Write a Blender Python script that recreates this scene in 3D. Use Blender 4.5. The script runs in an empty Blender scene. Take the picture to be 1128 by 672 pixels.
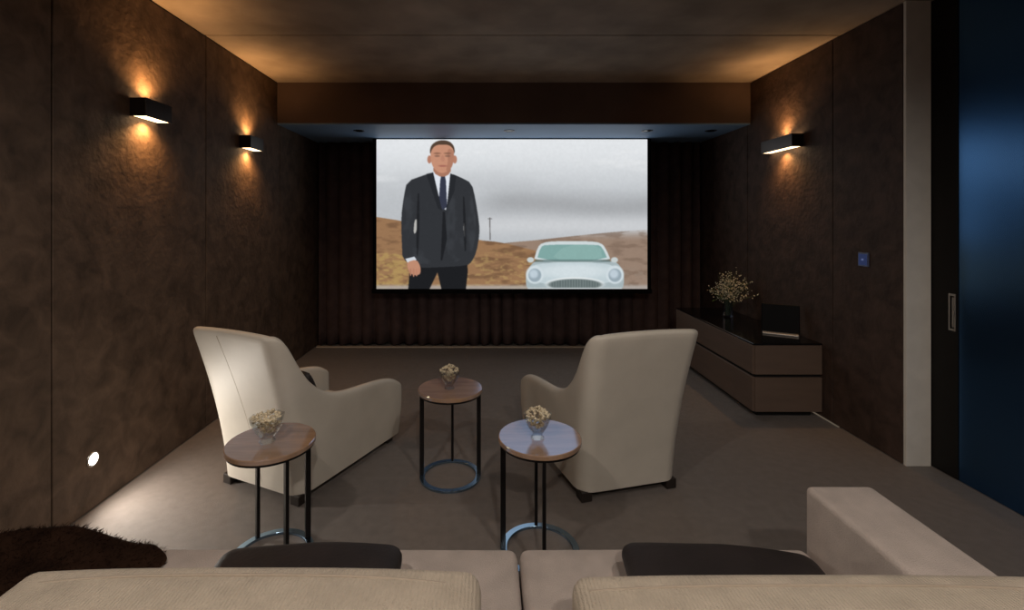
import bpy, bmesh, math, random
import numpy as np
from mathutils import Vector, Matrix

random.seed(7)
SC = bpy.context.scene
COL = SC.collection
PI = math.pi

# ------------------------------------------------------------------ render look
SC.view_settings.view_transform = 'Standard'
SC.view_settings.look = 'None'
SC.view_settings.gamma = 1.0
SC.view_settings.exposure = 0.0
SC.view_settings.use_curve_mapping = False
SC.cycles.max_bounces = 8
SC.cycles.use_denoising = True
SC.cycles.sample_clamp_indirect = 4.0

# ------------------------------------------------------------------ materials
def srgb(r, g, b):
    f = lambda c: (c / 255 / 12.92) if c / 255 <= 0.04045 else ((c / 255 + 0.055) / 1.055) ** 2.4
    return (f(r), f(g), f(b), 1.0)

def mat(name, color, rough=0.6, metal=0.0, var=0.15, scale=8.0, bump=0.0, bscale=60.0, spec=0.5, ior=1.5,
        coat=0.0, coat_rough=0.1, sheen=0.0, stretch=(1, 1, 1), tint=None, detail=4.0, distort=0.0):
    m = bpy.data.materials.new(name)
    m.use_nodes = True
    nt = m.node_tree
    bs = nt.nodes['Principled BSDF']
    L = nt.links
    tc = nt.nodes.new('ShaderNodeTexCoord')
    mp = nt.nodes.new('ShaderNodeMapping')
    mp.inputs['Scale'].default_value = stretch
    L.new(tc.outputs['Object'], mp.inputs['Vector'])
    nz = nt.nodes.new('ShaderNodeTexNoise')
    nz.inputs['Scale'].default_value = scale
    nz.inputs['Detail'].default_value = detail
    nz.inputs['Distortion'].default_value = distort
    L.new(mp.outputs['Vector'], nz.inputs['Vector'])
    rp = nt.nodes.new('ShaderNodeValToRGB')
    c = color
    rp.color_ramp.elements[0].position = 0.3
    rp.color_ramp.elements[1].position = 0.7
    rp.color_ramp.elements[0].color = (c[0] * (1 - var), c[1] * (1 - var), c[2] * (1 - var), 1)
    rp.color_ramp.elements[1].color = (min(1, c[0] * (1 + var)), min(1, c[1] * (1 + var)), min(1, c[2] * (1 + var)), 1)
    L.new(nz.outputs['Fac'], rp.inputs['Fac'])
    L.new(rp.outputs['Color'], bs.inputs['Base Color'])
    bs.inputs['Roughness'].default_value = rough
    bs.inputs['Metallic'].default_value = metal
    bs.inputs['Specular IOR Level'].default_value = spec
    bs.inputs['IOR'].default_value = ior
    bs.inputs['Coat Weight'].default_value = coat
    bs.inputs['Coat Roughness'].default_value = coat_rough
    bs.inputs['Sheen Weight'].default_value = sheen
    if tint:
        bs.inputs['Specular Tint'].default_value = tint
    if bump > 0:
        nb = nt.nodes.new('ShaderNodeTexNoise')
        nb.inputs['Scale'].default_value = bscale
        nb.inputs['Detail'].default_value = 5.0
        L.new(mp.outputs['Vector'], nb.inputs['Vector'])
        bp = nt.nodes.new('ShaderNodeBump')
        bp.inputs['Strength'].default_value = bump
        bp.inputs['Distance'].default_value = 0.01
        L.new(nb.outputs['Fac'], bp.inputs['Height'])
        L.new(bp.outputs['Normal'], bs.inputs['Normal'])
    return m

def emat(name, color, strength):
    m = bpy.data.materials.new(name)
    m.use_nodes = True
    nt = m.node_tree
    nt.nodes.remove(nt.nodes['Principled BSDF'])
    e = nt.nodes.new('ShaderNodeEmission')
    e.inputs['Color'].default_value = color
    e.inputs['Strength'].default_value = strength
    nt.links.new(e.outputs[0], nt.nodes['Material Output'].inputs['Surface'])
    return m

def glass(name, color, rough=0.03):
    # thin-walled clear glass: mostly see-through, mirrored at grazing angles
    m = bpy.data.materials.new(name)
    m.use_nodes = True
    nt = m.node_tree
    nt.nodes.remove(nt.nodes['Principled BSDF'])
    tr = nt.nodes.new('ShaderNodeBsdfTransparent')
    tr.inputs['Color'].default_value = color
    gl = nt.nodes.new('ShaderNodeBsdfGlossy')
    gl.inputs['Roughness'].default_value = rough
    fr = nt.nodes.new('ShaderNodeFresnel')
    fr.inputs['IOR'].default_value = 1.55
    mx = nt.nodes.new('ShaderNodeMixShader')
    sc = nt.nodes.new('ShaderNodeMath')
    sc.operation = 'MULTIPLY'
    sc.inputs[1].default_value = 0.45
    nt.links.new(fr.outputs[0], sc.inputs[0])
    nt.links.new(sc.outputs[0], mx.inputs['Fac'])
    nt.links.new(tr.outputs[0], mx.inputs[1])
    nt.links.new(gl.outputs[0], mx.inputs[2])
    nt.links.new(mx.outputs[0], nt.nodes['Material Output'].inputs['Surface'])
    return m

def weave_mat(name, color, ribs=False):
    m = mat(name, color, rough=0.9, var=0.10, scale=14, sheen=0.1, bump=0.5, bscale=330, spec=0.2)
    if ribs:
        nt = m.node_tree
        bp = nt.nodes['Bump']
        w = nt.nodes.new('ShaderNodeTexWave')
        w.bands_direction = 'X'
        w.inputs['Scale'].default_value = 42
        w.inputs['Distortion'].default_value = 2.0
        w.inputs['Detail'].default_value = 2.0
        w.inputs['Detail Scale'].default_value = 4.0
        nt.links.new(nt.nodes['Texture Coordinate'].outputs['Object'], w.inputs['Vector'])
        b2 = nt.nodes.new('ShaderNodeBump')
        b2.inputs['Strength'].default_value = 0.45
        b2.inputs['Distance'].default_value = 0.003
        nt.links.new(w.outputs['Fac'], b2.inputs['Height'])
        nt.links.new(bp.outputs['Normal'], b2.inputs['Normal'])
        nt.links.new(b2.outputs['Normal'], nt.nodes['Principled BSDF'].inputs['Normal'])
    return m

M = {}
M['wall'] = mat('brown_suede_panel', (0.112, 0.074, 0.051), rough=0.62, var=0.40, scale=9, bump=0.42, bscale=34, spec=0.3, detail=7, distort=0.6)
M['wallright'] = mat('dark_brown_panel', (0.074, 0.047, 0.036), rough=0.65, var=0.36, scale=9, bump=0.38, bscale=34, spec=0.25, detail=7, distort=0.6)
M['groove'] = mat('groove_black', (0.01, 0.009, 0.008), rough=0.9)
M['ceil'] = mat('brown_ceiling_board', (0.40, 0.33, 0.27), rough=0.7, var=0.22, scale=3, bump=0.15, bscale=20, spec=0.2, detail=7)
M['soffit'] = mat('soffit_brown', (0.115, 0.076, 0.062), rough=0.6, var=0.15, scale=3, bump=0.1, bscale=20, spec=0.3)
M['soffit_under'] = mat('soffit_underside_paint', (0.20, 0.33, 0.52), rough=0.6, var=0.05, scale=3)  # blue cast of the screen's light put into the base colour
M['carpet'] = mat('brown_carpet', (0.172, 0.138, 0.117), rough=0.55, var=0.14, scale=22, bump=0.6, bscale=420, spec=1.0, sheen=0.1, detail=8)
M['curtain'] = mat('black_curtain', (0.070, 0.046, 0.044), rough=0.9, var=0.2, scale=10, spec=0.15)
M['backwall'] = mat('back_wall_paint', (0.05, 0.04, 0.035), rough=0.9, var=0.05)
M['skirting'] = mat('pale_skirting', (0.45, 0.38, 0.3), rough=0.6, var=0.05)
M['plaster'] = mat('pale_grey_plaster', (0.80, 0.75, 0.67), rough=0.7, var=0.05, scale=10)
M['doorstile'] = mat('door_stile_black', (0.012, 0.011, 0.010), rough=0.6, var=0.1, spec=0.2)
M['doorpanel'] = mat('blue_black_lacquer', (0.004, 0.005, 0.008), rough=0.22, var=0.05, spec=0.5, ior=3.9, tint=(0.18, 0.47, 1.0, 1))  # blue specular tint paints in the screen's blue glow on black lacquer
M['steel'] = mat('brushed_steel', (0.55, 0.53, 0.5), rough=0.3, metal=1.0, var=0.05)
M['bronze'] = mat('dark_bronze', (0.045, 0.035, 0.030), rough=0.28, metal=0.7, var=0.1)
M['blackmetal'] = mat('black_metal', (0.02, 0.018, 0.018), rough=0.35, metal=0.6, var=0.1)
M['ringmetal'] = mat('polished_ring_metal', (0.30, 0.45, 0.62), rough=0.16, metal=1.0, var=0.05)  # blue of the mirrored screen put into the metal colour
M['leather'] = mat('cream_leather', (0.66, 0.61, 0.53), rough=0.5, var=0.05, scale=6, bump=0.08, bscale=180, spec=0.35)
M['seam'] = mat('seam_thread', (0.46, 0.39, 0.30), rough=0.8, var=0.05)
M['foot'] = mat('dark_foot_wood', (0.02, 0.014, 0.011), rough=0.45, var=0.15)
M['darkpillow'] = mat('dark_brown_hide', (0.018, 0.013, 0.013), rough=0.6, var=0.25, scale=9, bump=0.15, bscale=90)
M['sofa'] = weave_mat('beige_sofa_weave', (0.52, 0.44, 0.395))
M['sofaback'] = weave_mat('cream_rib_weave', (0.56, 0.47, 0.37), True)
M['piping'] = mat('cushion_piping', (0.44, 0.36, 0.28), rough=0.9, var=0.05)
M['fur'] = mat('dark_brown_fur', (0.022, 0.011, 0.007), rough=0.95, var=0.4, scale=12, spec=0.05)
M['wood'] = mat('walnut_veneer', (0.56, 0.34, 0.20), rough=0.14, var=0.2, scale=5, stretch=(1, 7, 1), ior=4.2, tint=(0.38, 0.63, 1.0, 1), detail=6)  # walnut base; blue specular tint stands in for the screen's blue reflection
M['cabinet'] = mat('taupe_cabinet_front', (0.165, 0.112, 0.084), rough=0.55, var=0.08, scale=3, stretch=(1, 1, 6))
M['cabtop'] = mat('black_glass_top', (0.006, 0.006, 0.007), rough=0.12, var=0.05, spec=0.6)
M['cabdark'] = mat('cabinet_shadow_gap', (0.008, 0.007, 0.007), rough=0.7)
M['glass'] = glass('clear_glass', (0.97, 0.98, 0.98, 1))
M['vaseglass'] = glass('blue_tint_glass', (0.80, 0.85, 0.95, 1))
M['dried'] = mat('pale_dried_petals', (0.74, 0.64, 0.46), rough=0.8, var=0.3, scale=60)
M['blossom'] = mat('ivory_blossom', (0.68, 0.66, 0.52), rough=0.8, var=0.2, scale=40)
M['stem'] = mat('green_stem', (0.10, 0.13, 0.06), rough=0.7, var=0.2, scale=30)
M['leaf'] = mat('green_leaf', (0.06, 0.12, 0.03), rough=0.6, var=0.2, scale=30)
M['screenblack'] = mat('screen_border_black', (0.004, 0.004, 0.004), rough=0.9, spec=0.1)
M['tablet'] = mat('black_tablet_glass', (0.004, 0.004, 0.005), rough=0.5, spec=0.1)
M['palebase'] = mat('pale_silver_base', (0.55, 0.53, 0.50), rough=0.4, metal=0.3, var=0.05)
M['switch'] = mat('blue_grey_switch', (0.10, 0.12, 0.22), rough=0.3, var=0.05)
M['switchled'] = emat('switch_indicator', (0.20, 0.25, 0.50, 1), 0.45)
M['keyblue'] = emat('backlit_key', (0.10, 0.14, 0.36, 1), 0.22)
M['sconcelamp'] = emat('sconce_lamp_glow', (1.0, 0.70, 0.38, 1), 5.0)
M['floorlamp'] = emat('floor_spot_glow', (1.0, 0.93, 0.82, 1), 14.0)
M['downlamp'] = emat('downlight_glow', (1.0, 0.86, 0.70, 1), 1.0)
M['stripglow'] = emat('led_strip_glow', (1.0, 0.80, 0.58, 1), 0.10)
M['lens'] = mat('dark_lens', (0.01, 0.01, 0.012), rough=0.2)

# ------------------------------------------------------------------ helpers
def link(name, me, material=None, parent=None, smooth=False):
    o = bpy.data.objects.new(name, me)
    COL.objects.link(o)
    mats = material if isinstance(material, (list, tuple)) else ([material] if material else [])
    for mm in mats:
        me.materials.append(mm)
    if smooth:
        for p in me.polygons:
            p.use_smooth = True
    if parent is not None:
        o.parent = parent
    return o

def obj(name, bm, material=None, parent=None, smooth=False):
    bmesh.ops.recalc_face_normals(bm, faces=bm.faces[:])
    me = bpy.data.meshes.new(name)
    bm.to_mesh(me)
    bm.free()
    return link(name, me, material, parent, smooth)

def tag(o, label, cat, group=None, kind=None):
    o['label'] = label
    o['category'] = cat
    if group: o['group'] = group
    if kind: o['kind'] = kind
    return o

def thing(name, loc, label, cat, rotz=0.0, group=None):
    o = bpy.data.objects.new(name, None)
    COL.objects.link(o)
    o.empty_display_size = 0.05
    o.location = loc
    o.rotation_euler = (0, 0, rotz)
    return tag(o, label, cat, group)

def struct(o):
    o['kind'] = 'structure'
    return o

def add_box(bm, lo, hi, bev=0.0, seg=2, matrix=None):
    c = [(a + b) / 2 for a, b in zip(lo, hi)]
    s = [abs(b - a) for a, b in zip(lo, hi)]
    mx = Matrix.Translation(c) @ Matrix.Diagonal((s[0], s[1], s[2], 1))
    r = bmesh.ops.create_cube(bm, size=1.0, matrix=mx)
    vs = r['verts']
    if bev > 0:
        es = list({e for v in vs for e in v.link_edges})
        rr = bmesh.ops.bevel(bm, geom=es, offset=bev, segments=seg, profile=0.5, affect='EDGES')
        vs = list({v for f in rr['faces'] for v in f.verts} | {v for v in vs if v.is_valid})
    if matrix is not None:
        bmesh.ops.transform(bm, matrix=matrix, verts=[v for v in vs if v.is_valid])
    return vs

def boxbm(lo, hi, bev=0.0, seg=2):
    bm = bmesh.new()
    add_box(bm, lo, hi, bev, seg)
    return bm

def add_lathe(bm, prof, n=32, center=(0, 0, 0), closed=False):
    rings = []
    for r, z in prof:
        if r < 1e-6:
            rings.append([bm.verts.new((center[0], center[1], center[2] + z))])
        else:
            rings.append([bm.verts.new((center[0] + r * math.cos(2 * PI * i / n), center[1] + r * math.sin(2 * PI * i / n), center[2] + z)) for i in range(n)])
    pairs = list(zip(rings[:-1], rings[1:]))
    if closed:
        pairs.append((rings[-1], rings[0]))
    for a, b in pairs:
        for i in range(n):
            j = (i + 1) % n
            q = []
            for v in ((a[i % len(a)]), (a[j % len(a)]), (b[j % len(b)]), (b[i % len(b)])):
                if v not in q:
                    q.append(v)
            if len(q) >= 3:
                try:
                    bm.faces.new(q)
                except ValueError:
                    pass

def add_tube(bm, pts, r, n=8):
    pts = [Vector(p) for p in pts]
    rings = []
    for i, p in enumerate(pts):
        d = (pts[min(i + 1, len(pts) - 1)] - pts[max(i - 1, 0)]).normalized()
        up = Vector((0, 0, 1)) if abs(d.z) < 0.9 else Vector((1, 0, 0))
        a = d.cross(up).normalized()
        b = d.cross(a)
        rr = r[i] if isinstance(r, (list, tuple)) else r
        rings.append([bm.verts.new(p + a * rr * math.cos(2 * PI * k / n) + b * rr * math.sin(2 * PI * k / n)) for k in range(n)])
    for A, B in zip(rings[:-1], rings[1:]):
        for k in range(n):
            bm.faces.new((A[k], A[(k + 1) % n], B[(k + 1) % n], B[k]))
    bm.faces.new(rings[0])
    bm.faces.new(rings[-1])

def subsurf(o, lv=1):
    md = o.modifiers.new('smooth', 'SUBSURF')
    md.levels = lv
    md.render_levels = lv

def sstep(a, b, x):
    t = max(0.0, min(1.0, (x - a) / (b - a)))
    return t * t * (3 - 2 * t)

# ------------------------------------------------------------------ room
XL, XR, H = -1.95, 2.42, 2.70
YS, YB = 4.36, 5.60            # soffit front, back wall
SZ = 2.314                      # soffit underside
YN = -2.2                       # wall behind the viewer

bm = boxbm((-2.2, YN - 0.1, -0.12), (3.0, YB + 0.12, 0.0))
struct(obj('floor', bm, M['carpet']))

def panels(parent, side, breaks, z0, z1, material):
    for a, b in zip(breaks[:-1], breaks[1:]):
        if side == 'left':
            p = boxbm((XL - 0.02, a + 0.004, z0), (XL, b - 0.004, z1), 0.002, 1)
        else:
            p = boxbm((XR, a + 0.003, z0), (XR + 0.02, b - 0.003, z1), 0.002, 1)
        struct(obj('wall_panel', p, material, parent))

wl = struct(obj('wall_left', boxbm((XL - 0.15, YN, 0), (XL - 0.02, YB, H)), M['groove']))
panels(wl, 'left', [YN, -0.19, 0.96, 2.11, 3.26, 4.41, YB], 0.006, H - 0.006, M['wall'])
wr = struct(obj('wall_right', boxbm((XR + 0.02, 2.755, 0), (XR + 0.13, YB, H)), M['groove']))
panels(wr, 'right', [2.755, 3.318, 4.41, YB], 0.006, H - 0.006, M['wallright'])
struct(obj('trim_1', boxbm((XR + 0.001, 2.735, 0), (XR + 0.146, 2.755, H), 0.002, 1), M['plaster']))
struct(obj('wall_back', boxbm((XL - 0.15, YB, 0), (XR + 0.6, YB + 0.1, H)), M['backwall']))
struct(obj('wall_front', boxbm((XL - 0.15, YN - 0.1, 0), (XR + 0.6, YN, H)), M['wall']))
struct(obj('baseboard_back', boxbm((XL, YB - 0.02, 0), (XR, YB, 0.09), 0.003, 1), M['skirting']))
# sliding door on the right, its lacquered panel beside a black stile
XD = XR + 0.15
d = struct(obj('door_1', boxbm((XD, 2.585, 0.004), (XD + 0.04, 2.86, H - 0.004)), M['doorstile']))
struct(obj('door_panel', boxbm((XD + 0.004, 1.45, 0.004), (XD + 0.04, 2.585, H - 0.004)), M['doorpanel'], d))
hd = bmesh.new()
hy0, hy1, hz0, hz1 = 2.592, 2.632, 0.815, 1.02
xx = XD
for lo, hi in (((xx - 0.006, hy0, hz0), (xx, hy0 + 0.008, hz1)), ((xx - 0.006, hy1 - 0.008, hz0), (xx, hy1, hz1)),
               ((xx - 0.006, hy0 + 0.008, hz0), (xx, hy1 - 0.008, hz0 + 0.012)), ((xx - 0.006, hy0 + 0.008, hz1 - 0.012), (xx, hy1 - 0.008, hz1))):
    add_box(hd, lo, hi, 0.001, 1)
hnd = struct(obj('door_handle', hd, M['steel'], d))
hb = bmesh.new()
add_box(hb, (xx - 0.004, hy0 + 0.012, hz0 + 0.02), (xx, hy0 + 0.022, hz1 - 0.02), 0.001, 1)
add_box(hb, (xx - 0.012, hy0 + 0.002, 0.905), (xx - 0.004, hy0 + 0.012, 0.925), 0.001, 1)
struct(obj('latch', hb, M['steel'], hnd))
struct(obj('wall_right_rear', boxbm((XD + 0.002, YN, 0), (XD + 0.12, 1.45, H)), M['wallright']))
struct(obj('wall_side', boxbm((XD + 0.06, 1.3, 0), (XD + 0.16, 2.9, H)), M['groove']))

ce = struct(obj('ceiling', boxbm((XL - 0.15, YN - 0.1, H + 0.015), (XR + 0.6, YB + 0.1, H + 0.12)), M['groove']))
for a, b in ((YN, -0.18), (-0.18, 0.97), (0.97, 2.11), (2.11, 3.25), (3.25, YS + 0.1)):
    struct(obj('ceiling_panel', boxbm((XL, a + 0.006, H), (XR + 0.3, b - 0.006, H + 0.015), 0.001, 1), M['ceil'], ce))
so = struct(obj('soffit', boxbm((XL, YS, SZ + 0.012), (XR, YB, H)), M['soffit']))
struct(obj('soffit_underside', boxbm((XL, YS + 0.004, SZ), (XR, YB, SZ + 0.012)), M['soffit_under'], so))

struct(obj('trim_2', boxbm((XL + 0.02, 5.285, 0), (XR - 0.02, 5.33, 0.012), 0.002, 1), M['skirting']))  # pale bar standing in for lit floor under the curtain hem

# downlights let into the soffit (dark)
def downlight(x, y, z, label, group, lamp, r=0.042):
    t = thing('recessed_downlight', (x, y, z), label, 'downlight', 0, group)
    b = bmesh.new()
    add_lathe(b, [(r, -0.004), (r + 0.012, -0.004), (r + 0.014, 0.0), (r - 0.002, 0.0), (r - 0.006, -0.002)], 24, closed=True)
    obj('ring', b, M['blackmetal'], t, True)
    b = bmesh.new()
    add_lathe(b, [(0.0, -0.001), (r - 0.004, -0.001), (r - 0.004, -0.0005), (0, -0.0005)], 24)
    obj('lamp', b, lamp, t)
    return t
g = 'unlit downlights under the soffit'
downlight(-1.28, 4.67, SZ, 'small dark downlight under the soffit, nearest the left wall', g, M['lens'])
downlight(0.206, 4.67, SZ, 'small dark downlight under the soffit above the middle of the screen', g, M['lens'])
downlight(1.57, 4.67, SZ, "small dark downlight under the soffit above the screen's right corner", g, M['lens'])
downlight(2.2, 4.67, SZ, 'small dark downlight under the soffit, nearest the right wall', g, M['lens'])

# ------------------------------------------------------------------ curtain
def curtain():
    nx, nz = 700, 14
    x0, x1 = XL + 0.03, XR - 0.03
    z0, z1 = 0.028, SZ - 0.004
    b = bmesh.new()
    rows = []
    for j in range(nz + 1):
        f = j / nz
        row = []
        for i in range(nx + 1):
            u = i / nx
            x = x0 + (x1 - x0) * u
            ph = x * 2 * PI / 0.145 + 1.1 * math.sin(x * 3.1) + 0.5 * math.sin(x * 8.3)
            amp = 0.034 * (0.75 + 0.25 * math.sin(x * 5.7 + 1))
            y = 5.36 + amp * math.sin(ph) + 0.010 * math.sin(ph * 0.5 + 2) * (1 - f)
            z = z0 + (z1 - z0) * f + (0.008 * math.sin(ph + 0.6) + 0.006 * math.sin(x * 4)) * (1 - f) ** 6
            row.append(b.verts.new((x + 0.012 * math.cos(ph), y, z)))
        rows.append(row)
    for j in range(nz):
        for i in range(nx):
            b.faces.new((rows[j][i], rows[j][i + 1], rows[j + 1][i + 1], rows[j + 1][i]))
    o = obj('curtain', b, M['curtain'], None, True)
    md = o.modifiers.new('cloth_thickness', 'SOLIDIFY')
    md.thickness = 0.004
    tag(o, 'black floor-length pleated curtain hanging behind the projection screen', 'curtain')
curtain()

# ------------------------------------------------------------------ projection screen and its picture
SY = 5.10
def px(u, v):
    return ((u - 538) * SY / 520, 1.425 - (v - 243) * SY / 520)
sx0, sz1 = px(414.8, 153.6)
sx1, sz0 = px(713.0, 318.2)
sz1 = SZ - 0.012

def paint(nx, ny):
    # colours of the projected picture, worked out on a grid of nx x ny points
    W2, H2 = nx * 2, ny * 2
    xs = 53 + (np.arange(W2) + 0.5) / W2 * 1015
    ys = 48 + (np.arange(H2) + 0.5) / H2 * 559
    X, Y = np.meshgrid(xs, ys)
    rng = np.random.RandomState(4)
    def fbm(sx, sy, oct=5, seed=0):
        r = np.random.RandomState(seed)
        out = np.zeros_like(X); a = 1.0; tot = 0
        for k in range(oct):
            gx = int(1015 / sx) + 3; gy = int(559 / sy) + 3
            gN = r.rand(gy, gx)
            fx = (X - 53) / sx; fy = (Y - 48) / sy
            ix = fx.astype(int); iy = fy.astype(int)
            tx = fx - ix; ty = fy - iy
            tx = tx * tx * (3 - 2 * tx); ty = ty * ty * (3 - 2 * ty)
            n = gN[iy, ix] * (1 - tx) * (1 - ty) + gN[iy, ix + 1] * tx * (1 - ty) + gN[iy + 1, ix] * (1 - tx) * ty + gN[iy + 1, ix + 1] * tx * ty
            out += a * n; tot += a; a *= 0.5; sx /= 2; sy /= 2
        return out / tot
    def S(a, b, x):
        t = np.clip((x - a) / (b - a), 0, 1)
        return t * t * (3 - 2 * t)
    def poly(pts, smooth=0):
        P = np.array(pts, float)
        for _ in range(smooth):
            Q = np.roll(P, -1, axis=0)
            P = np.stack([P * 0.75 + Q * 0.25, P * 0.25 + Q * 0.75], 1).reshape(-1, 2)
        inside = np.zeros(X.shape, bool)
        n = len(P)
        for i in range(n):
            x1, y1 = P[i]; x2, y2 = P[(i + 1) % n]
            if y1 == y2: continue
            c = ((Y >= min(y1, y2)) & (Y < max(y1, y2)))
            inside ^= c & (X < (x2 - x1) * (Y - y1) / (y2 - y1) + x1)
        return inside.astype(float)
    def ell(cx, cy, rx, ry, soft=0.12):
        d = np.sqrt(((X - cx) / rx) ** 2 + ((Y - cy) / ry) ** 2)
        return 1 - S(1 - soft, 1 + soft, d)
    img = np.zeros(X.shape + (3,))
    def put(mask, col, a=1.0):
        m = (mask * a)[..., None]
        c = np.array(col, float)
        img[:] = img * (1 - m) + c * m
    # overcast sky
    t = S(48, 330, Y)
    img[:] = np.array([226, 229, 232]) * (1 - t[..., None]) + np.array([186, 190, 194]) * t[..., None]
    put(S(0.42, 0.68, fbm(420, 70, 5, 1)) * S(110, 260, Y), (188, 191, 195), 0.6)
    put(np.exp(-((Y - 295 - 12 * np.sin(X / 120)) / 45) ** 2) * S(380, 560, X), (158, 160, 163), 0.75)
    put(np.exp(-((Y - 370) / 36) ** 2) * S(360, 480, X), (205, 207, 210), 0.85)
    put(S(0.5, 0.8, fbm(260, 50, 5, 2)) * (1 - S(60, 300, Y)), (240, 241, 242), 0.7)
    # hills
    n1 = fbm(60, 16, 5, 3); n2 = fbm(18, 8, 4, 5)
    far = poly([(560, 432), (650, 425), (760, 412), (860, 402), (960, 392), (1150, 380), (1300, 380), (1300, 900), (300, 900), (500, 440)], 2)
    put(far * S(372, 430, Y), (150, 128, 112))
    put(far * S(0.45, 0.7, n1), (118, 98, 84), 0.55)
    near = poly([(40, 336), (80, 342), (145, 352), (230, 372), (330, 400), (430, 424), (520, 432), (600, 452), (720, 480), (900, 560), (1000, 800), (-200, 800), (-100, 336)], 1)
    put(near, (152, 116, 84))
    put(near * S(0.45, 0.7, n1), (112, 84, 62), 0.75)
    put(near * S(0.52, 0.7, n2) * S(440, 500, Y), (178, 148, 98), 0.6)
    put(poly([(40, 478), (110, 470), (170, 490), (190, 700), (-100, 700), (-50, 478)], 2) * S(0.3, 0.6, n2), (176, 146, 92), 0.7)
    put(S(500, 560, Y) * S(900, 990, X) * S(0.4, 0.65, n2), (150, 132, 118), 0.7)
    put(S(585, 600, Y), (176, 170, 166), 0.8)
    # pole on the hillside
    put(poly([(476, 340), (480, 340), (481, 424), (477, 424)]), (95, 92, 92), 0.9)
    put(poly([(470, 343), (487, 343), (487, 346), (470, 346)]), (95, 92, 92), 0.7)
    # pale old-fashioned saloon car seen from the front
    put(poly([(612, 590), (614, 545), (632, 516), (650, 500), (940, 500), (962, 516), (978, 545), (980, 590), (970, 610), (622, 610)], 2), (166, 180, 184))
    put(poly([(640, 508), (656, 452), (674, 434), (720, 428), (850, 428), (892, 434), (910, 452), (934, 508)], 1), (204, 214, 216))
    put(poly([(652, 502), (668, 450), (686, 441), (880, 441), (898, 450), (922, 502)], 1), (128, 166, 162))
    put(poly([(700, 502), (760, 441), (890, 441), (900, 502)], 1), (150, 184, 178), 0.4)
    put(poly([(648, 497), (926, 497), (930, 506), (644, 506)]), (90, 112, 112), 0.7)
    put(poly([(630, 530), (660, 508), (915, 508), (950, 530), (960, 590), (620, 590)], 2), (192, 206, 211))
    put(ell(790, 540, 130, 24, 0.5), (214, 224, 228), 0.8)
    for cx in (646, 946):
        put(ell(cx, 553, 33, 34), (208, 219, 224))
        put(ell(cx, 555, 24, 25), (150, 166, 176))
        put(ell(cx - 4, 550, 16, 16, 0.4), (190, 204, 214))
    put(ell(796, 588, 108, 26), (226, 232, 233))
    put(ell(796, 590, 100, 21), (98, 110, 110))
    for k in range(-9, 10):
        put(ell(796, 590, 100, 21) * (np.abs(X - (796 + k * 10)) < 1.5), (140, 150, 150), 0.6)
    put(poly([(620, 602), (972, 602), (972, 612), (620, 612)]), (204, 210, 212))
    for cx in (630, 944):
        put(ell(cx, 498, 13, 10), (196, 204, 204))
    # a man in a dark suit, standing
    suit = (50, 52, 56)
    put(poly([(172, 612), (178, 540), (200, 470), (390, 470), (396, 540), (388, 612), (298, 612), (282, 545), (250, 612)]), (30, 31, 34))
    put(poly([(168, 205), (238, 180), (264, 172), (334, 176), (372, 192), (410, 212), (424, 270), (438, 360), (440, 400), (428, 470), (410, 506),
              (392, 520), (280, 526), (210, 528), (196, 500), (152, 504), (148, 420), (146, 340), (156, 262)], 1), suit)
    put(poly([(196, 350), (206, 345), (204, 395), (192, 402)], 1), (186, 184, 180))
    put(poly([(378, 360), (384, 362), (386, 412), (380, 408)], 1), (186, 184, 180))
    put(poly([(206, 250), (216, 250), (212, 480), (202, 490)], 1), (30, 31, 34), 0.8)
    put(poly([(376, 262), (384, 262), (392, 460), (382, 470)], 1), (30, 31, 34), 0.8)
    put(S(0.5, 0.75, fbm(40, 60, 4, 9)) * poly([(168, 212), (264, 180), (334, 182), (404, 218), (432, 380), (405, 500), (210, 520), (156, 480), (154, 300)], 1), (66, 69, 74), 0.5)
    put(poly([(302, 318), (310, 318), (318, 420), (300, 500), (294, 500)]), (28, 29, 32), 0.8)
    put(poly([(262, 172), (332, 176), (330, 230), (314, 312), (302, 306), (276, 230)]), (222, 227, 235))
    put(poly([(296, 184), (310, 184), (314, 204), (318, 300), (304, 312), (286, 296), (292, 204)]), (54, 58, 74))
    put(poly([(240, 178), (266, 172), (300, 316), (284, 306)]), (40, 42, 46))
    put(poly([(330, 176), (352, 184), (346, 240), (312, 320), (318, 290)]), (40, 42, 46))
    # head and hand
    put(poly([(268, 140), (332, 140), (332, 176), (300, 192), (266, 174)], 1), (168, 118, 96))
    put(ell(252, 124, 8, 15), (180, 126, 104)); put(ell(347, 124, 8, 15), (180, 126, 104))
    put(poly([(256, 88), (262, 66), (300, 56), (338, 66), (345, 90), (343, 130), (334, 158), (312, 174), (288, 174), (268, 158), (257, 130)], 2), (196, 142, 116))
    put(poly([(318, 80), (345, 90), (343, 130), (334, 158), (312, 174), (322, 130)], 2), (160, 110, 90), 0.6)
    put(poly([(254, 108), (254, 78), (272, 58), (302, 50), (332, 58), (347, 80), (346, 108), (341, 84), (326, 70), (302, 68), (278, 70), (262, 84)], 2), (84, 66, 54))
    for cx in (281, 320):
        put(ell(cx, 111, 10, 4, 0.4), (112, 84, 72), 0.6)
        put(ell(cx, 101, 13, 3, 0.5), (110, 80, 64), 0.7)
    put(poly([(297, 108), (306, 108), (311, 131), (293, 131)], 1), (182, 128, 106), 0.7)
    put(ell(302, 148, 16, 3.5, 0.5), (156, 96, 84), 0.8)
    put(poly([(162, 494), (196, 486), (204, 498), (170, 508)]), (206, 212, 220))
    put(poly([(168, 506), (204, 496), (218, 520), (220, 548), (206, 556), (184, 552), (170, 530)], 1), (190, 138, 112))
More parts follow.
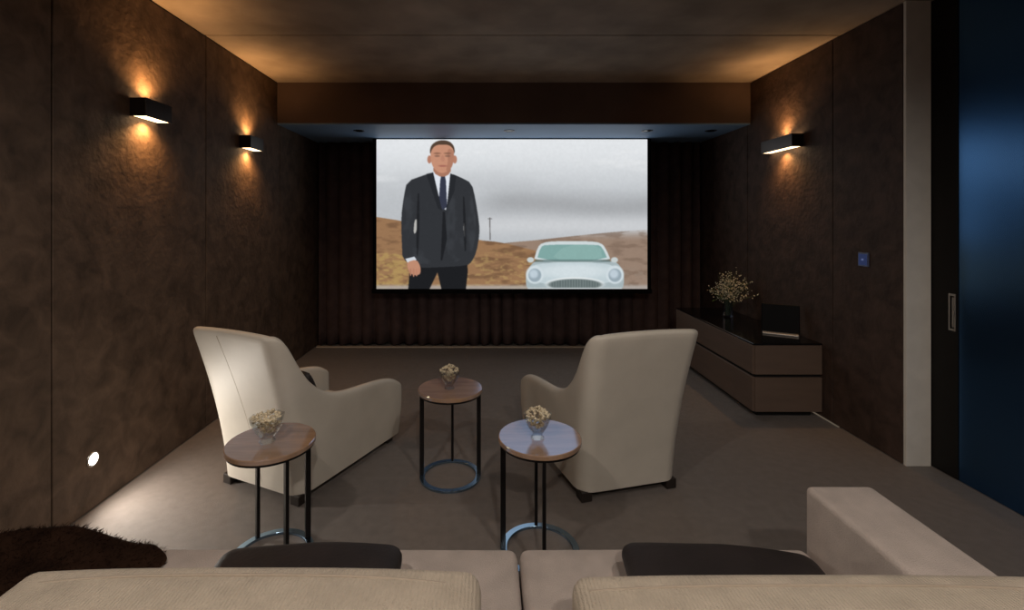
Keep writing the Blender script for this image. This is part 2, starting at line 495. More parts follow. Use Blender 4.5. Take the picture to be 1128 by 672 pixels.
    for k, (hx, hy) in enumerate(((182, 556), (193, 560), (204, 558), (214, 548))):
        put(poly([(hx - 5, 530), (hx + 4, 530), (hx + 3, hy), (hx - 3, hy + 2)], 1), (176 + 4 * k, 124 + 3 * k, 100 + 3 * k))
    for _ in range(2):
        img[1:-1, 1:-1] = (img[1:-1, 1:-1] * 2 + img[:-2, 1:-1] + img[2:, 1:-1] + img[1:-1, :-2] + img[1:-1, 2:]) / 6
    img *= (0.985 + 0.03 * fbm(8, 8, 2, 12))[..., None]
    img = np.clip(img, 0, 255).reshape(ny, 2, nx, 2, 3).mean(axis=(1, 3)) / 255
    lin = np.where(img <= 0.04045, img / 12.92, ((img + 0.055) / 1.055) ** 2.4)
    return lin

def make_screen():
    t = thing('projection_screen', ((sx0 + sx1) / 2, SY, SZ),
              'wide glowing projection screen hanging from the soffit before the black curtain', 'projection screen')
    cx = (sx0 + sx1) / 2
    nx, ny = 480, 266
    lin = paint(nx, ny)
    X, Z = np.meshgrid(np.linspace(sx0 - cx, sx1 - cx, nx), np.linspace(sz1 - SZ, sz0 - SZ, ny))
    co = np.stack([X, np.full_like(X, -0.003), Z], -1).reshape(-1, 3)
    idx = np.arange(nx * ny).reshape(ny, nx)
    q = np.stack([idx[:-1, :-1], idx[1:, :-1], idx[1:, 1:], idx[:-1, 1:]], -1).reshape(-1)
    nf = (nx - 1) * (ny - 1)
    me = bpy.data.meshes.new('picture')
    me.vertices.add(nx * ny); me.vertices.foreach_set('co', co.ravel())
    me.loops.add(nf * 4); me.loops.foreach_set('vertex_index', q.astype(np.int32))
    me.polygons.add(nf); me.polygons.foreach_set('loop_start', (np.arange(nf) * 4).astype(np.int32))
    me.update(calc_edges=True)
    at = me.color_attributes.new('projected', 'FLOAT_COLOR', 'POINT')
    at.data.foreach_set('color', np.concatenate([lin.reshape(-1, 3), np.ones((nx * ny, 1))], 1).ravel().astype(np.float32))
    m = bpy.data.materials.new('projected_picture')
    m.use_nodes = True
    nt = m.node_tree
    nt.nodes.remove(nt.nodes['Principled BSDF'])
    e = nt.nodes.new('ShaderNodeEmission')
    a = nt.nodes.new('ShaderNodeVertexColor'); a.layer_name = 'projected'
    nt.links.new(a.outputs['Color'], e.inputs['Color'])
    e.inputs['Strength'].default_value = 1.0
    nt.links.new(e.outputs[0], nt.nodes['Material Output'].inputs['Surface'])
    p = link('picture', me, m, t)
    p['label'] = 'bright picture of a suited man and a pale car before misty brown hills'
    b = bmesh.new()
    x0, x1, z0, z1 = sx0 - cx, sx1 - cx, sz0 - SZ, sz1 - SZ
    add_box(b, (x0 - 0.04, 0.002, z0 - 0.02), (x1 + 0.04, 0.012, -0.002))
    add_box(b, (x0 - 0.035, -0.006, z0), (x0, 0.002, z1))
    add_box(b, (x1, -0.006, z0), (x1 + 0.035, 0.002, z1))
    add_box(b, (x0 - 0.035, -0.006, z1), (x1 + 0.035, 0.002, -0.002))
    obj('black_border', b, M['screenblack'], t)
    obj('bottom_bar', boxbm((x0 - 0.05, -0.014, z0 - 0.05), (x1 + 0.05, 0.014, z0 - 0.001), 0.006, 2), M['screenblack'], t)
make_screen()

# ------------------------------------------------------------------ lights helpers
def spot(name, loc, target, energy, color, size_deg, blend=0.6, radius=0.03):
    ld = bpy.data.lights.new(name, 'SPOT')
    ld.energy = energy; ld.color = color
    ld.spot_size = math.radians(size_deg); ld.spot_blend = blend; ld.shadow_soft_size = radius
    o = bpy.data.objects.new(name, ld)
    COL.objects.link(o)
    o.location = loc
    o.rotation_euler = (Vector(target) - Vector(loc)).to_track_quat('-Z', 'Y').to_euler()
    return o

WARM = (1.0, 0.51, 0.18)
def sconce(side, yc, ln, label, dep=0.09, hh=0.10, power=16.0):
    zc = 2.045
    s = 1 if side == 'left' else -1
    xw = XL if side == 'left' else XR
    t = thing('wall_sconce', (xw, yc, zc), label, 'wall light', 0, 'up and down sconces on the panelled walls')
    b = bmesh.new()
    x = lambda a, c: (min(a * s, c * s), max(a * s, c * s))
    xa, xb = x(dep - 0.005, dep)
    add_box(b, (xa, -ln / 2, -hh / 2), (xb, ln / 2, hh / 2), 0.001, 1)
    xa, xb = x(0.0, dep - 0.005)
    for y0 in (-ln / 2, ln / 2 - 0.005):
        add_box(b, (xa, y0, -hh / 2), (xb, y0 + 0.005, hh / 2), 0.0008, 1)
    obj('housing', b, M['bronze'], t)
    xa, xb = x(0.0, 0.006)
    obj('back_plate', boxbm((xa, -ln / 2 + 0.006, -hh / 2 + 0.004), (xb, ln / 2 - 0.006, hh / 2 - 0.004)), M['bronze'], t)
    xa, xb = x(0.008, dep - 0.006)
    for z0 in (-hh / 2 + 0.003, hh / 2 - 0.007):
        obj('diffuser', boxbm((xa, -ln / 2 + 0.007, z0), (xb, ln / 2 - 0.007, z0 + 0.004)), M['sconcelamp'], t)
    lx = xw + s * dep * 0.55
    for k in (1, -1):
        spot('sconce_lamp', (lx, yc, zc + k * (hh / 2 + 0.004)), (xw, yc, zc + k * 0.36), power, WARM, 140, 1.0, 0.022)
    return t
sconce('left', 2.67, 0.21, 'dark bronze box sconce on the left wall, the larger looking one nearer the sofa')
sconce('left', 3.80, 0.21, 'dark bronze box sconce on the left wall, farther one close to the soffit')
sconce('right', 3.83, 0.41, 'long dark bronze box sconce glowing alone on the right wall', power=14.0)

# low wall spot
def low_spot(yc, label, power):
    t = thing('recessed_wall_light', (XL, yc, 0.25), label, 'wall light')
    b = bmesh.new()
    r = 0.034
    add_lathe(b, [(r - 0.006, 0.0), (r - 0.005, 0.006), (r, 0.006), (r + 0.003, 0.003), (r + 0.003, 0.0)], 28, closed=True)
    bmesh.ops.rotate(b, cent=(0, 0, 0), matrix=Matrix.Rotation(PI / 2, 3, 'Y'), verts=b.verts[:])
    obj('bezel', b, M['steel'], t, True)
    b = bmesh.new()
    add_lathe(b, [(0.0, 0.001), (r - 0.007, 0.001), (r - 0.007, 0.004), (0.0, 0.0055)], 28)
    bmesh.ops.rotate(b, cent=(0, 0, 0), matrix=Matrix.Rotation(PI / 2, 3, 'Y'), verts=b.verts[:])
    obj('lens', b, M['floorlamp'], t, True)
    spot('low_wall_lamp', (XL + 0.012, yc, 0.25), (XL + 1.2, yc + 0.25, -0.05), power, (1.0, 0.92, 0.82), 165, 0.7, 0.02)
low_spot(2.326, 'small round bright light set low in the left wall near the floor', 20.0)

# unseen ceiling downlights added as fill, over the sofa and behind it
for i, (x, y, e) in enumerate(((-1.0, 0.2, 8.0), (0.9, 0.2, 8.0), (0.3, -1.0, 15.0))):
    downlight(x, y, H, ('round lit downlight in the ceiling above the left end of the sofa', 'round lit downlight in the ceiling above the right end of the sofa',
                        'round lit downlight in the ceiling behind the sofa')[i], 'lit ceiling downlights', M['downlamp'], 0.05)
    spot('downlight_lamp', (x, y, H - 0.012), (x * 0.9, y + 0.35, 0), e * 9.0, (1.0, 0.90, 0.80), 160, 0.6, 0.06)

# ------------------------------------------------------------------ armchairs
def armchair(name, loc, rotz, label, seam=False):
    t = thing(name, loc, label, 'armchair', rotz, 'cream leather armchairs')
    ZT = 0.884
    HK = [(-1, ZT), (0.0, ZT), (0.035, 0.882), (0.055, 0.868), (0.07, 0.835), (0.083, 0.77), (0.100, 0.695), (0.125, 0.625), (0.155, 0.572), (0.19, 0.532), (0.24, 0.505), (0.30, 0.490),
          (0.38, 0.480), (0.47, 0.472), (0.56, 0.462), (0.65, 0.448), (0.72, 0.430), (0.77, 0.408), (0.80, 0.386), (0.83, 0.355), (2, 0.355)]
    def hgt(y):
        for (a, ha), (b_, hb_) in zip(HK[:-1], HK[1:]):
            if a <= y <= b_:
                return ha + (hb_ - ha) * (y - a) / (b_ - a)
        return 0.4
    st = []      # stations: (x, y, nx, ny, shrink, cap_drop)
    hw_f, hw_r, R, D = 0.300, 0.285, 0.085, 0.80
    ys = [0.80, 0.775, 0.75, 0.72, 0.69, 0.66, 0.62, 0.57, 0.51, 0.45, 0.39, 0.34, 0.30, 0.27, 0.24, 0.21, 0.185, 0.16, 0.14, 0.125, 0.11, 0.098]
    wx = lambda y: hw_r + (hw_f - hw_r) * sstep(0.0, 0.7, y)
    for k in (5, 4, 3, 2, 1):
        a = k / 5 * PI / 2
        st.append((wx(D), D + 0.028 * math.sin(a), 1, 0, math.cos(a) * 0.96 + 0.04, 0.055 * (1 - math.cos(a))))
    for y in ys:
        st.append((wx(y), y, 1, 0, 1, 0))
    for k in range(0, 10):
        a = k / 9 * PI / 2
        st.append((hw_r - R + R * math.cos(a), R - R * math.sin(a), math.cos(a), -math.sin(a), 1, 0))
    for k in range(1, 6):
        st.append(((hw_r - R) * (1 - 2 * k / 12), 0, 0, -1, 1, 0))
    half = list(st)
    st.append((0, 0, 0, -1, 1, 0))
    for s in reversed(half):
        st.append((-s[0], s[1], -s[2], s[3], s[4], s[5]))
    TH = 0.058
    b = bmesh.new()
    cols = []
    for (x, y, nx, ny, sh, dr) in st:
        yb = min(y, D)
        h = hgt(yb) - dr + (0.012 * (1 - (x / hw_r) ** 2) if y < 0.01 else 0)
        th = TH
        w = 1 - sstep(0.03, 0.30, y)
        prof = []
        zb = 0.05
        for k in range(9):
            prof.append((0.0, zb + (h - th / 2 - zb) * k / 8))
        for k in range(1, 6):
            a = k / 6 * PI
            prof.append((-(th / 2) * (1 - math.cos(a)), h - th / 2 + (th / 2) * math.sin(a)))
        for k in range(6):
            prof.append((-th, h - th / 2 + (0.20 - h + th / 2) * k / 5))
        col = []
        sx = 1 if x > 1e-6 else (-1 if x < -1e-6 else 0)
        for off, z in prof:
            o2 = -th / 2 + (off + th / 2) * sh
            f = max(0, z) / ZT
            dx = w * 0.026 * (x / hw_r) * f ** 1.6 + (1 - w) * sx * 0.03 * (z / 0.48)
            dy = -w * 0.190 * f ** 1.6
            if 0.58 < y:
                dx += sx * 0.016 * sstep(0.58, 0.75, y) * math.sin(min(1, z / 0.46) * PI)
            col.append(b.verts.new((x + nx * o2 + dx, y + ny * o2 + dy, z)))
        cols.append(col)
    for A, B in zip(cols[:-1], cols[1:]):
        for k in range(len(A) - 1):
            b.faces.new((A[k], A[k + 1], B[k + 1], B[k]))
    for A in (cols[0], cols[-1]):
        b.faces.new(A)
    shell = obj('shell', b, M['leather'], t, True)
    subsurf(shell, 1)
    # front apron and underside
    b = bmesh.new()
    add_box(b, (-0.235, 0.07, 0.055), (0.235, 0.755, 0.205), 0.015, 2)
    obj('seat_base', b, M['leather'], t, True)
    b = bmesh.new()
    add_box(b, (-0.235, 0.02, 0.20), (0.235, 0.75, 0.28), 0.035, 4)
    obj('seat_cushion', b, M['leather'], t, True)
    for sx in (-1, 1):
        for y in (0.035, 0.765):
            b = bmesh.new()
            add_box(b, (sx * 0.245 - 0.03, y - 0.03, 0.0), (sx * 0.245 + 0.03, y + 0.03, 0.052), 0.004, 1)
            obj('foot', b, M['foot'], t)
    if seam:
        b = bmesh.new()
        pts = []
        for k in range(13):
            f = k / 12
            z = 0.86 - f * 0.78
            ff = z / ZT
            pts.append((-0.07 + 0.10 * f, -0.190 * ff ** 1.6 + 0.0008, z))
        add_tube(b, pts, 0.0022, 6)
        obj('seam', b, M['seam'], t, True)
    return t
armchair('armchair', (-1.194, 2.449, 0), -math.atan2(0.407, 0.914), 'cream leather armchair with sloping arms beside the left wall, turned to the right', True)
armchair('armchair', (0.737, 2.44, 0), math.atan2(0.25, 0.968), 'cream leather armchair with sloping arms in front of the long cabinet, turned to the left')

def pillow_bm(w, h, t, seg=14, squash=1.0):
    # soft square cushion lying in x (width) and z (height), thickness along y
    b = bmesh.new()
    def side(sg):
        rows = []
        for j in range(seg + 1):
            row = []
            for i in range(seg + 1):
                u, v = 2 * i / seg - 1, 2 * j / seg - 1
                e = max(0, 1 - abs(u) ** 2.6) * max(0, 1 - abs(v) ** 2.6)
                pin = 1 - 0.05 * (1 - abs(v) ** 2) * abs(u) ** 4
                pin2 = 1 - 0.05 * (1 - abs(u) ** 2) * abs(v) ** 4
                row.append(b.verts.new((u * w / 2 * pin, sg * t / 2 * e ** 0.45, v * h / 2 * pin2)))
            rows.append(row)
        for j in range(seg):
            for i in range(seg):
                q = (rows[j][i], rows[j][i + 1], rows[j + 1][i + 1], rows[j + 1][i])
                b.faces.new(q)
    side(1); side(-1)
    bmesh.ops.remove_doubles(b, verts=b.verts[:], dist=1e-5)
    return b

def pillow(name, loc, rot, dims, material, label, group=None):
    o = obj(name, pillow_bm(*dims), material, None, True)
    o.location = loc
    o.rotation_euler = rot
    return tag(o, label, 'cushion', group)

def chair_pillow(o, rz, lx, ly, lz, label):
    c, s = math.cos(rz), math.sin(rz)
    pillow('cushion', (o[0] + c * lx - s * ly, o[1] + s * lx + c * ly, lz), (math.radians(24), 0, rz), (0.42, 0.34, 0.12), M['darkpillow'], label, 'dark cushions in the armchairs')
chair_pillow((-1.194, 2.449), -math.atan2(0.407, 0.914), 0.0, 0.21, 0.465, 'dark cushion on the seat of the armchair by the left wall')
chair_pillow((0.737, 2.44), math.atan2(0.25, 0.968), -0.01, 0.21, 0.465, 'dark cushion on the seat of the armchair before the long cabinet')

# ------------------------------------------------------------------ side tables
TZ = 0.495
def side_table(x, y, ang, label):
    t = thing('side_table', (x, y, 0), label, 'side table', 0, 'round side tables with open wire bases')
    b = bmesh.new()
    r = 0.178
    add_lathe(b, [(0, TZ - 0.020), (r - 0.002, TZ - 0.020), (r, TZ - 0.018), (r, TZ - 0.003), (r - 0.003, TZ), (0, TZ)], 64)
    obj('tabletop', b, M['wood'], t)
    b = bmesh.new()
    r0, r1 = 0.142, 0.170
    add_lathe(b, [(r0, 0.001), (r1, 0.001), (r1, 0.011), (r1 - 0.001, 0.012), (r0 + 0.001, 0.012), (r0, 0.011)], 64, closed=True)
    obj('base_ring', b, M['ringmetal'], t)
    b = bmesh.new()
    add_lathe(b, [(0.146, TZ - 0.030), (0.172, TZ - 0.030), (0.172, TZ - 0.0205), (0.146, TZ - 0.0205)], 64, closed=True)
    obj('top_ring', b, M['blackmetal'], t)
    for a in ang:
        b = bmesh.new()
        add_box(b, (0.147, -0.007, 0.012), (0.170, 0.007, TZ - 0.030), 0.001, 1)
        bmesh.ops.rotate(b, cent=(0, 0, 0), matrix=Matrix.Rotation(math.radians(a), 3, 'Z'), verts=b.verts[:])
        obj('leg', b, M['blackmetal'], t)
    return t
TABS = [(-0.92, 2.00, (135, 45, -45), 'round wood-topped side table in front of the armchair by the left wall', 'behind'),
        (-0.212, 2.63, (180, 90, 0), 'round side table standing between the two armchairs, farthest from the sofa', ''),
        (0.222, 2.04, (180, 90, -90), 'round side table with shiny blue-lit top near the sofa and the right-hand armchair', '')]
TABS[0] = TABS[0][:3] + ('round warm brown side table partly hiding the armchair by the left wall', '')
for x, y, ang, lab, _ in TABS:
    side_table(x, y, ang, lab)

def glass_cup(x, y, label, fl, wide=1.0, seg=14, hh=0.105, seed=1):
    t = thing('glass_bowl', (x, y, TZ), label, 'glass bowl', 0, 'footed glass bowls on the side tables')
    b = bmesh.new()
    k = wide * 1.12
    prof = [(0.0, 0.0005), (0.024 * k, 0.0005), (0.026 * k, 0.004), (0.020 * k, 0.012), (0.018 * k, 0.020), (0.027 * k, 0.032), (0.040 * k, 0.055),
            (0.050 * k, 0.082), (0.054 * k, hh), (0.051 * k, hh), (0.047 * k, 0.082), (0.037 * k, 0.056), (0.023 * k, 0.034), (0.0, 0.029)]
    add_lathe(b, prof, seg)
    obj('bowl', b, M['glass'], t, False)
    rr = random.Random(seed)
    b = bmesh.new()
    def rad(z):
        return k * (0.020 + (z - 0.034) * (0.048 - 0.020) / 0.05)
    for i in range(150):
        if i < 60:
            z = rr.uniform(0.044, 0.092)
            R = max(0.006, rad(z) - 0.010) * math.sqrt(rr.random())
        else:
            R = 0.046 * k * math.sqrt(rr.random())
            z = 0.096 + 0.032 * (1 - (R / (0.05 * k)) ** 2) * rr.uniform(0.5, 1.15)
        a = rr.uniform(0, 2 * PI)
        mx = Matrix.Translation((R * math.cos(a), R * math.sin(a), z)) @ Matrix.Rotation(rr.uniform(0, PI), 4, (rr.random(), rr.random(), 0.3)) @ Matrix.Diagonal((1, rr.uniform(.6, 1), rr.uniform(.5, .9), 1))
        bmesh.ops.create_icosphere(b, subdivisions=1, radius=rr.uniform(0.0055, 0.0092), matrix=mx)
    o = obj('dried_flowers', b, M['dried'], None, True)
    o.location = (x, y, TZ)
    tag(o, fl, 'dried flowers', 'dried flowers in the glass bowls', 'stuff')
glass_cup(-0.93, 1.985, 'wide faceted glass bowl on the warm brown side table by the left armchair', 'pale dried flowers in the wide bowl on the warm brown table', 1.18, 9, 0.108, 1)
glass_cup(-0.215, 2.615, 'small footed glass bowl on the table between the two armchairs', 'pale dried flowers in the bowl between the two armchairs', 0.98, 14, 0.105, 2)
glass_cup(0.210, 2.02, 'footed glass bowl on the shiny blue-lit side table', 'pale dried flowers heaped in the bowl on the shiny blue-lit table', 1.0, 14, 0.105, 3)

# ------------------------------------------------------------------ cabinet
CX0, CX1, CY0, CY1, CZ = 1.909, 2.405, 3.40, 4.80, 0.54
t = thing('media_cabinet', ((CX0 + CX1) / 2, (CY0 + CY1) / 2, 0), 'long low taupe cabinet with black top along the right wall', 'cabinet')
ox, oy = (CX0 + CX1) / 2, (CY0 + CY1) / 2
lb = lambda lo, hi, bev=0.003: boxbm((lo[0] - ox, lo[1] - oy, lo[2]), (hi[0] - ox, hi[1] - oy, hi[2]), bev, 1)
obj('body', lb((CX0 + 0.022, CY0 + 0.022, 0.05), (CX1, CY1 - 0.002, CZ - 0.014)), M['cabdark'], t)
obj('plinth', lb((CX0 + 0.05, CY0 + 0.05, 0.0), (CX1 - 0.05, CY1 - 0.05, 0.05)), M['cabdark'], t)
obj('top', lb((CX0 - 0.002, CY0 - 0.002, CZ - 0.012), (CX1, CY1, CZ)), M['cabtop'], t)
for z0, z1 in ((0.045, 0.292), (0.314, CZ - 0.016)):
    obj('end_panel', lb((CX0 + 0.012, CY0, z0), (CX1, CY0 + 0.02, z1)), M['cabinet'], t)
    ym = (CY0 + CY1) / 2
    obj('drawer', lb((CX0, CY0 + 0.012, z0), (CX0 + 0.02, CY1, z1)), M['cabinet'], t)

# vase and bouquet
VX, VY = 2.20, 4.34
t = thing('glass_vase', (VX, VY, CZ), 'clear bluish glass vase holding white blossom on the black cabinet top', 'vase')
b = bmesh.new()
add_lathe(b, [(0, 0.0005), (0.040, 0.0005), (0.043, 0.01), (0.043, 0.15), (0.039, 0.15), (0.039, 0.014), (0, 0.012)], 24)
obj('vase_body', b, M['vaseglass'], t, False)
bt = thing('flower_bouquet', (VX, VY, CZ + 0.014), 'airy spray of small white blossom in the vase on the cabinet', 'flowers')
rr = random.Random(11)
bs_, bb, bl = bmesh.new(), bmesh.new(), bmesh.new()
tips = []
for i in range(60):
    a = rr.uniform(0, 2 * PI)
    sp = rr.uniform(0.02, 0.21)
    hgt_ = 0.42 * math.sqrt(max(0.05, 1 - (sp / 0.25) ** 2)) * rr.uniform(0.72, 1.03)
    hgt_ = max(0.20, hgt_)
    tip = Vector((math.cos(a) * sp * 1.05 + 0.05, math.sin(a) * sp * 0.8, hgt_))
    base = Vector((rr.uniform(-.02, .02), rr.uniform(-.02, .02), 0.004))
    neck = Vector((rr.uniform(-.022, .022), rr.uniform(-.022, .022), 0.15))
    pts = []
    for k in range(7):
        f = k / 6
        pts.append(base * (1 - f) ** 2 + neck * 2 * f * (1 - f) + tip * f * f)
    add_tube(bs_, pts, 0.0015, 4)
    for k in range(10):
        f = rr.uniform(0.55, 1.0)
        p = base * (1 - f) ** 2 + neck * 2 * f * (1 - f) + tip * f * f
        p = p + Vector((rr.gauss(0, .018), rr.gauss(0, .018), rr.gauss(0, .014)))
        mx = Matrix.Translation(p) @ Matrix.Rotation(rr.uniform(0, PI), 4, (1, rr.random(), .2)) @ Matrix.Diagonal((1, 1, 0.6, 1))
        bmesh.ops.create_icosphere(bb, subdivisions=1, radius=rr.uniform(0.0045, 0.0085), matrix=mx)
obj('stems', bs_, M['stem'], bt)
bo = obj('blossoms', bb, M['blossom'], bt)
bo['kind'] = 'stuff'
for i in range(9):
    p0 = Vector((-0.03 - 0.012 * i + rr.uniform(-.015, .015), rr.uniform(-.05, .03), 0.155 + rr.uniform(-.015, .035)))
    dr = Vector((rr.uniform(-1, -.1), rr.uniform(-.8, .5), rr.uniform(-.3, .5))).normalized()
    sd = dr.cross(Vector((0, 0, 1))).normalized()
    ln = rr.uniform(.035, .055)
    vs = [bl.verts.new(p0), bl.verts.new(p0 + dr * ln * .5 + sd * ln * .28 + Vector((0, 0, .006))), bl.verts.new(p0 + dr * ln), bl.verts.new(p0 + dr * ln * .5 - sd * ln * .28 + Vector((0, 0, .006))),
          bl.verts.new(p0 + dr * ln * .5)]
    bl.faces.new((vs[0], vs[1], vs[4])); bl.faces.new((vs[1], vs[2], vs[4])); bl.faces.new((vs[2], vs[3], vs[4])); bl.faces.new((vs[3], vs[0], vs[4]))
lf = obj('leaves', bl, M['leaf'], bt)
lf['kind'] = 'stuff'

# tablet on a pale base
t = thing('tablet', (2.275, 3.68, CZ), 'black tablet propped upright on a pale flat base on the cabinet', 'tablet', math.radians(-30))
obj('base', boxbm((-0.12, -0.055, 0.0005), (0.12, 0.06, 0.012), 0.004, 2), M['palebase'], t)
b = bmesh.new()
add_box(b, (-0.128, -0.007, 0), (0.128, 0.007, 0.215), 0.006, 3)
bmesh.ops.rotate(b, cent=(0, 0, 0), matrix=Matrix.Rotation(math.radians(-9), 3, 'X'), verts=b.verts[:])
bmesh.ops.translate(b, vec=(0, -0.01, 0.016), verts=b.verts[:])
obj('screen', b, M['tablet'], t, False)

# wall switch
t = thing('light_switch', (XR, 3.04, 1.174), 'small blue backlit switch plate on the right wall beside the pale pillar', 'light switch')
obj('plate', boxbm((-0.008, -0.042, -0.045), (0.0, 0.042, 0.045), 0.002, 2), M['switch'], t)
obj('button', boxbm((-0.011, -0.034, -0.036), (-0.008, 0.034, 0.036), 0.001, 1), M['keyblue'], t)
obj('indicator', boxbm((-0.0125, -0.008, -0.006), (-0.011, 0.008, 0.006)), M['switchled'], t)

# warm strip added to draw the lit floor at the cabinet's end
t = thing('led_strip', (XR - 0.008, 3.42, 0.0), 'thin dim light strip along the floor at the end of the long cabinet', 'light strip')
obj('strip', boxbm((-0.006, -0.17, 0.001), (0.006, 0.17, 0.006), 0.001, 1), M['stripglow'], t)

# ------------------------------------------------------------------ sofa
SX0, SX1, SF = -1.90, 1.195, 1.47
t = thing('sofa', (0, 1.1, 0), 'wide beige sofa with ribbed back cushions in front of the viewer, facing the screen', 'sofa')
oy = 1.1
def sb(lo, hi, bev, seg=4):
    return boxbm((lo[0], lo[1] - oy, lo[2]), (hi[0], hi[1] - oy, hi[2]), bev, seg)
def puff(o, amt):
    # gentle dome on the top of a cushion
    me = o.data
    xs = [v.co.x for v in me.vertices]; ys = [v.co.y for v in me.vertices]; zs = [v.co.z for v in me.vertices]
    cx, hx = (min(xs) + max(xs)) / 2, (max(xs) - min(xs)) / 2
    cy, hy = (min(ys) + max(ys)) / 2, (max(ys) - min(ys)) / 2
    zm = (min(zs) + max(zs)) / 2
    for v in me.vertices:
        if v.co.z > zm:
            e = max(0, 1 - abs((v.co.x - cx) / hx) ** 3) * max(0, 1 - abs((v.co.y - cy) / hy) ** 3)
            v.co.z += amt * e
def cushion_bm(lo, hi, bev, nx=14, ny=6):
    b = sb(lo, hi, bev, 4)
    for ax, n, a, c in ((0, nx, lo[0], hi[0]), (1, ny, lo[1] - oy, hi[1] - oy)):
        for k in range(1, n):
            p = a + (c - a) * k / n
            co = [0, 0, 0]; no = [0, 0, 0]
            co[ax] = p; no[ax] = 1
            bmesh.ops.bisect_plane(b, geom=b.verts[:] + b.edges[:] + b.faces[:], plane_co=co, plane_no=no)
    return b
obj('base_frame', sb((SX0, 0.62, 0.06), (SX1, SF - 0.015, 0.27), 0.015, 2), M['sofa'], t, True)
for x in (SX0 + 0.08, SX1 - 0.08):
    for y in (0.70, SF - 0.10):
        obj('leg', sb((x - 0.03, y - 0.03, 0), (x + 0.03, y + 0.03, 0.06), 0.004, 1), M['foot'], t)
for a, c in ((SX0, 0.089), (0.095, 0.982)):
    o = obj('seat_cushion', cushion_bm((a, 0.86, 0.272), (c, SF, 0.412), 0.028), M['sofa'], t, True)
    puff(o, 0.014)
obj('arm', sb((0.986, 1.035, 0.06), (SX1, SF + 0.005, 0.60), 0.018, 4), M['sofa'], t, True)
obj('back_frame', sb((SX0, 0.60, 0.06), (SX1, 0.78, 0.56), 0.03, 4), M['sofa'], t, True)
for a, c, zt, pf in ((-0.985, -0.015, 0.682, 0.026), (0.175, 1.19, 0.672, 0.014)):
    o = obj('back_cushion', cushion_bm((a, 0.785, 0.428), (c, 1.02, zt), 0.035), M['sofaback'], t, True)
    puff(o, pf)
    b = bmesh.new()
    n = 40
    pts = []
    for k in range(n + 1):
        f = k / n
        x = a + 0.03 + (c - a - 0.06) * f
        e = max(0, 1 - abs(2 * f - 1) ** 3) * max(0, 1 - abs((0.958 - 0.9025) / 0.1175) ** 3)
        pts.append((x, 0.958 - oy, zt + pf * e + 0.0002))
    add_tube(b, pts, 0.0028, 6)
    obj('piping', b, M['piping'], o, True)

def sofa_pillow(x, y, z, rot, w, h, tk, label):
    b = boxbm((-w / 2, -h / 2, -tk / 2), (w / 2, h / 2, tk / 2), tk * 0.42, 5)
    for ax, half, n in ((0, w / 2, 14), (1, h / 2, 8)):
        for k in range(1, n):
            no = [0, 0, 0]; no[ax] = 1
            co = [0, 0, 0]; co[ax] = -half + 2 * half * k / n
            bmesh.ops.bisect_plane(b, geom=b.verts[:] + b.edges[:] + b.faces[:], plane_co=co, plane_no=no)
    for v in b.verts:
        u, q = abs(v.co.x) / (w / 2), abs(v.co.y) / (h / 2)
        v.co.z *= (1 - 0.45 * u ** 4) * (1 - 0.40 * q ** 4) 
        v.co.z += 0.006 * math.sin(v.co.x * 11 + 1) * (1 - u) 
    o = obj('throw_pillow', b, M['darkpillow'], None, True)
    o.location = (x, y, z); o.rotation_euler = rot
    return tag(o, label, 'cushion', 'dark pillows on the sofa')
sofa_pillow(-0.485, 1.19, 0.478, (math.radians(5), 0, math.radians(2)), 0.50, 0.30, 0.10, 'flat dark brown pillow on the sofa, left of the gap between the back cushions')
sofa_pillow(0.63, 1.19, 0.474, (math.radians(5), math.radians(2.0), math.radians(-3)), 0.53, 0.30, 0.10, 'flat blackish pillow on the sofa beside the right arm')

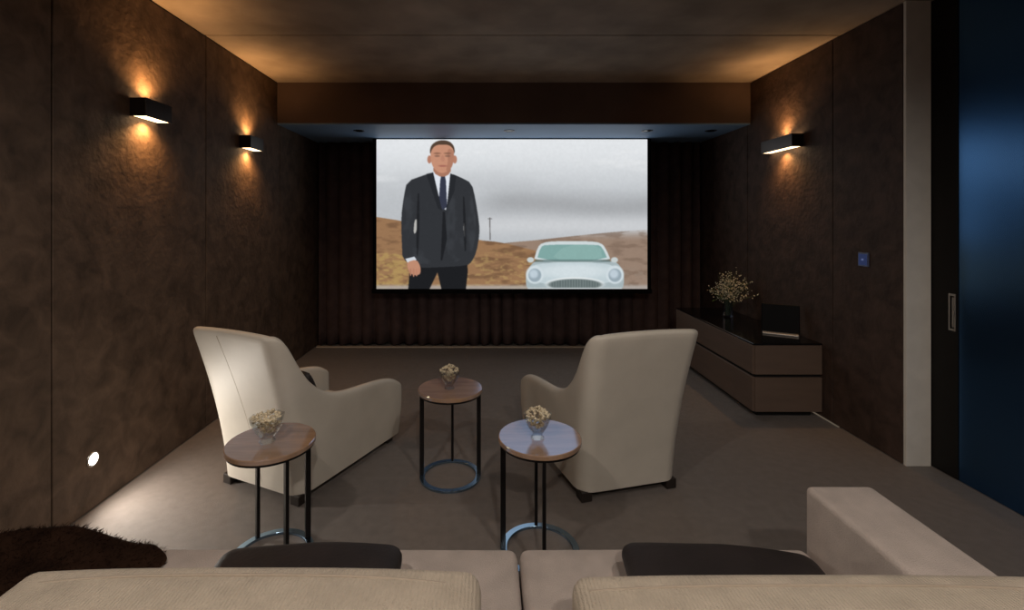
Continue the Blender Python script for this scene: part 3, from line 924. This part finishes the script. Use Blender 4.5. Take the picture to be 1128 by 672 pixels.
# fur throw
def throw():
    nx, ny = 60, 40
    b = bmesh.new()
    rows = []
    import mathutils
    for j in range(ny + 1):
        row = []
        for i in range(nx + 1):
            u, v = i / nx, j / ny
            yy = 1.02 + 0.50 * v
            xr = -1.17 + 0.22 * sstep(1.1, 1.38, yy) - 0.14 * sstep(1.38, 1.53, yy) + 0.012 * math.sin(yy * 20)
            x = -1.88 + (xr + 1.88) * u
            n = mathutils.noise.noise(Vector((x * 3.2, yy * 3.2, 2.0)))
            n2 = mathutils.noise.noise(Vector((x * 9, yy * 9, 5.0)))
            edge = sstep(0.0, 0.16, 1 - u)
            z = 0.428 + edge * (0.030 + 0.022 * n + 0.010 * n2 + 0.02 * math.sin(x * 9 + yy * 5))
            if yy > 1.44:
                z -= (yy - 1.44) ** 2 * 18 * 0.6
            row.append(b.verts.new((x, yy, max(z, 0.421) if yy < 1.47 else z)))
        rows.append(row)
    for j in range(ny):
        for i in range(nx):
            b.faces.new((rows[j][i], rows[j][i + 1], rows[j + 1][i + 1], rows[j + 1][i]))
    rr = random.Random(5)
    for k in range(9000):
        j = rr.randrange(ny); i = rr.randrange(nx)
        p = rows[j][i].co.lerp(rows[j + 1][i + 1].co, rr.random()) + Vector((rr.uniform(-.006, .006), rr.uniform(-.006, .006), -0.001))
        dr = Vector((rr.gauss(0.3, .6), rr.gauss(-.2, .6), 0.55)).normalized()
        ln = rr.uniform(.010, .020)
        sd = dr.cross(Vector((rr.random(), rr.random(), .3))).normalized() * 0.0013
        b.faces.new((b.verts.new(p - sd), b.verts.new(p + sd), b.verts.new(p + dr * ln)))
    o = obj('fur_throw', b, M['fur'], None, True)
    tag(o, 'dark brown fur throw heaped over the left end of the sofa seat', 'throw')
throw()

# ------------------------------------------------------------------ world and camera
w = bpy.data.worlds.new('dim_room')
SC.world = w
w.use_nodes = True
w.node_tree.nodes['Background'].inputs[0].default_value = (0.01, 0.009, 0.008, 1)
w.node_tree.nodes['Background'].inputs[1].default_value = 0.2

cam = bpy.data.cameras.new('camera')
co = bpy.data.objects.new('camera', cam)
COL.objects.link(co)
co.location = (0, 0, 1.425)
co.rotation_euler = (PI / 2, 0, 0)
cam.sensor_fit = 'HORIZONTAL'
cam.sensor_width = 36.0
cam.lens = 520 / 1128 * 36
cam.shift_x = (564 - 538) / 1128
cam.shift_y = -(336 - 243) / 1128
cam.clip_start = 0.02
SC.camera = co
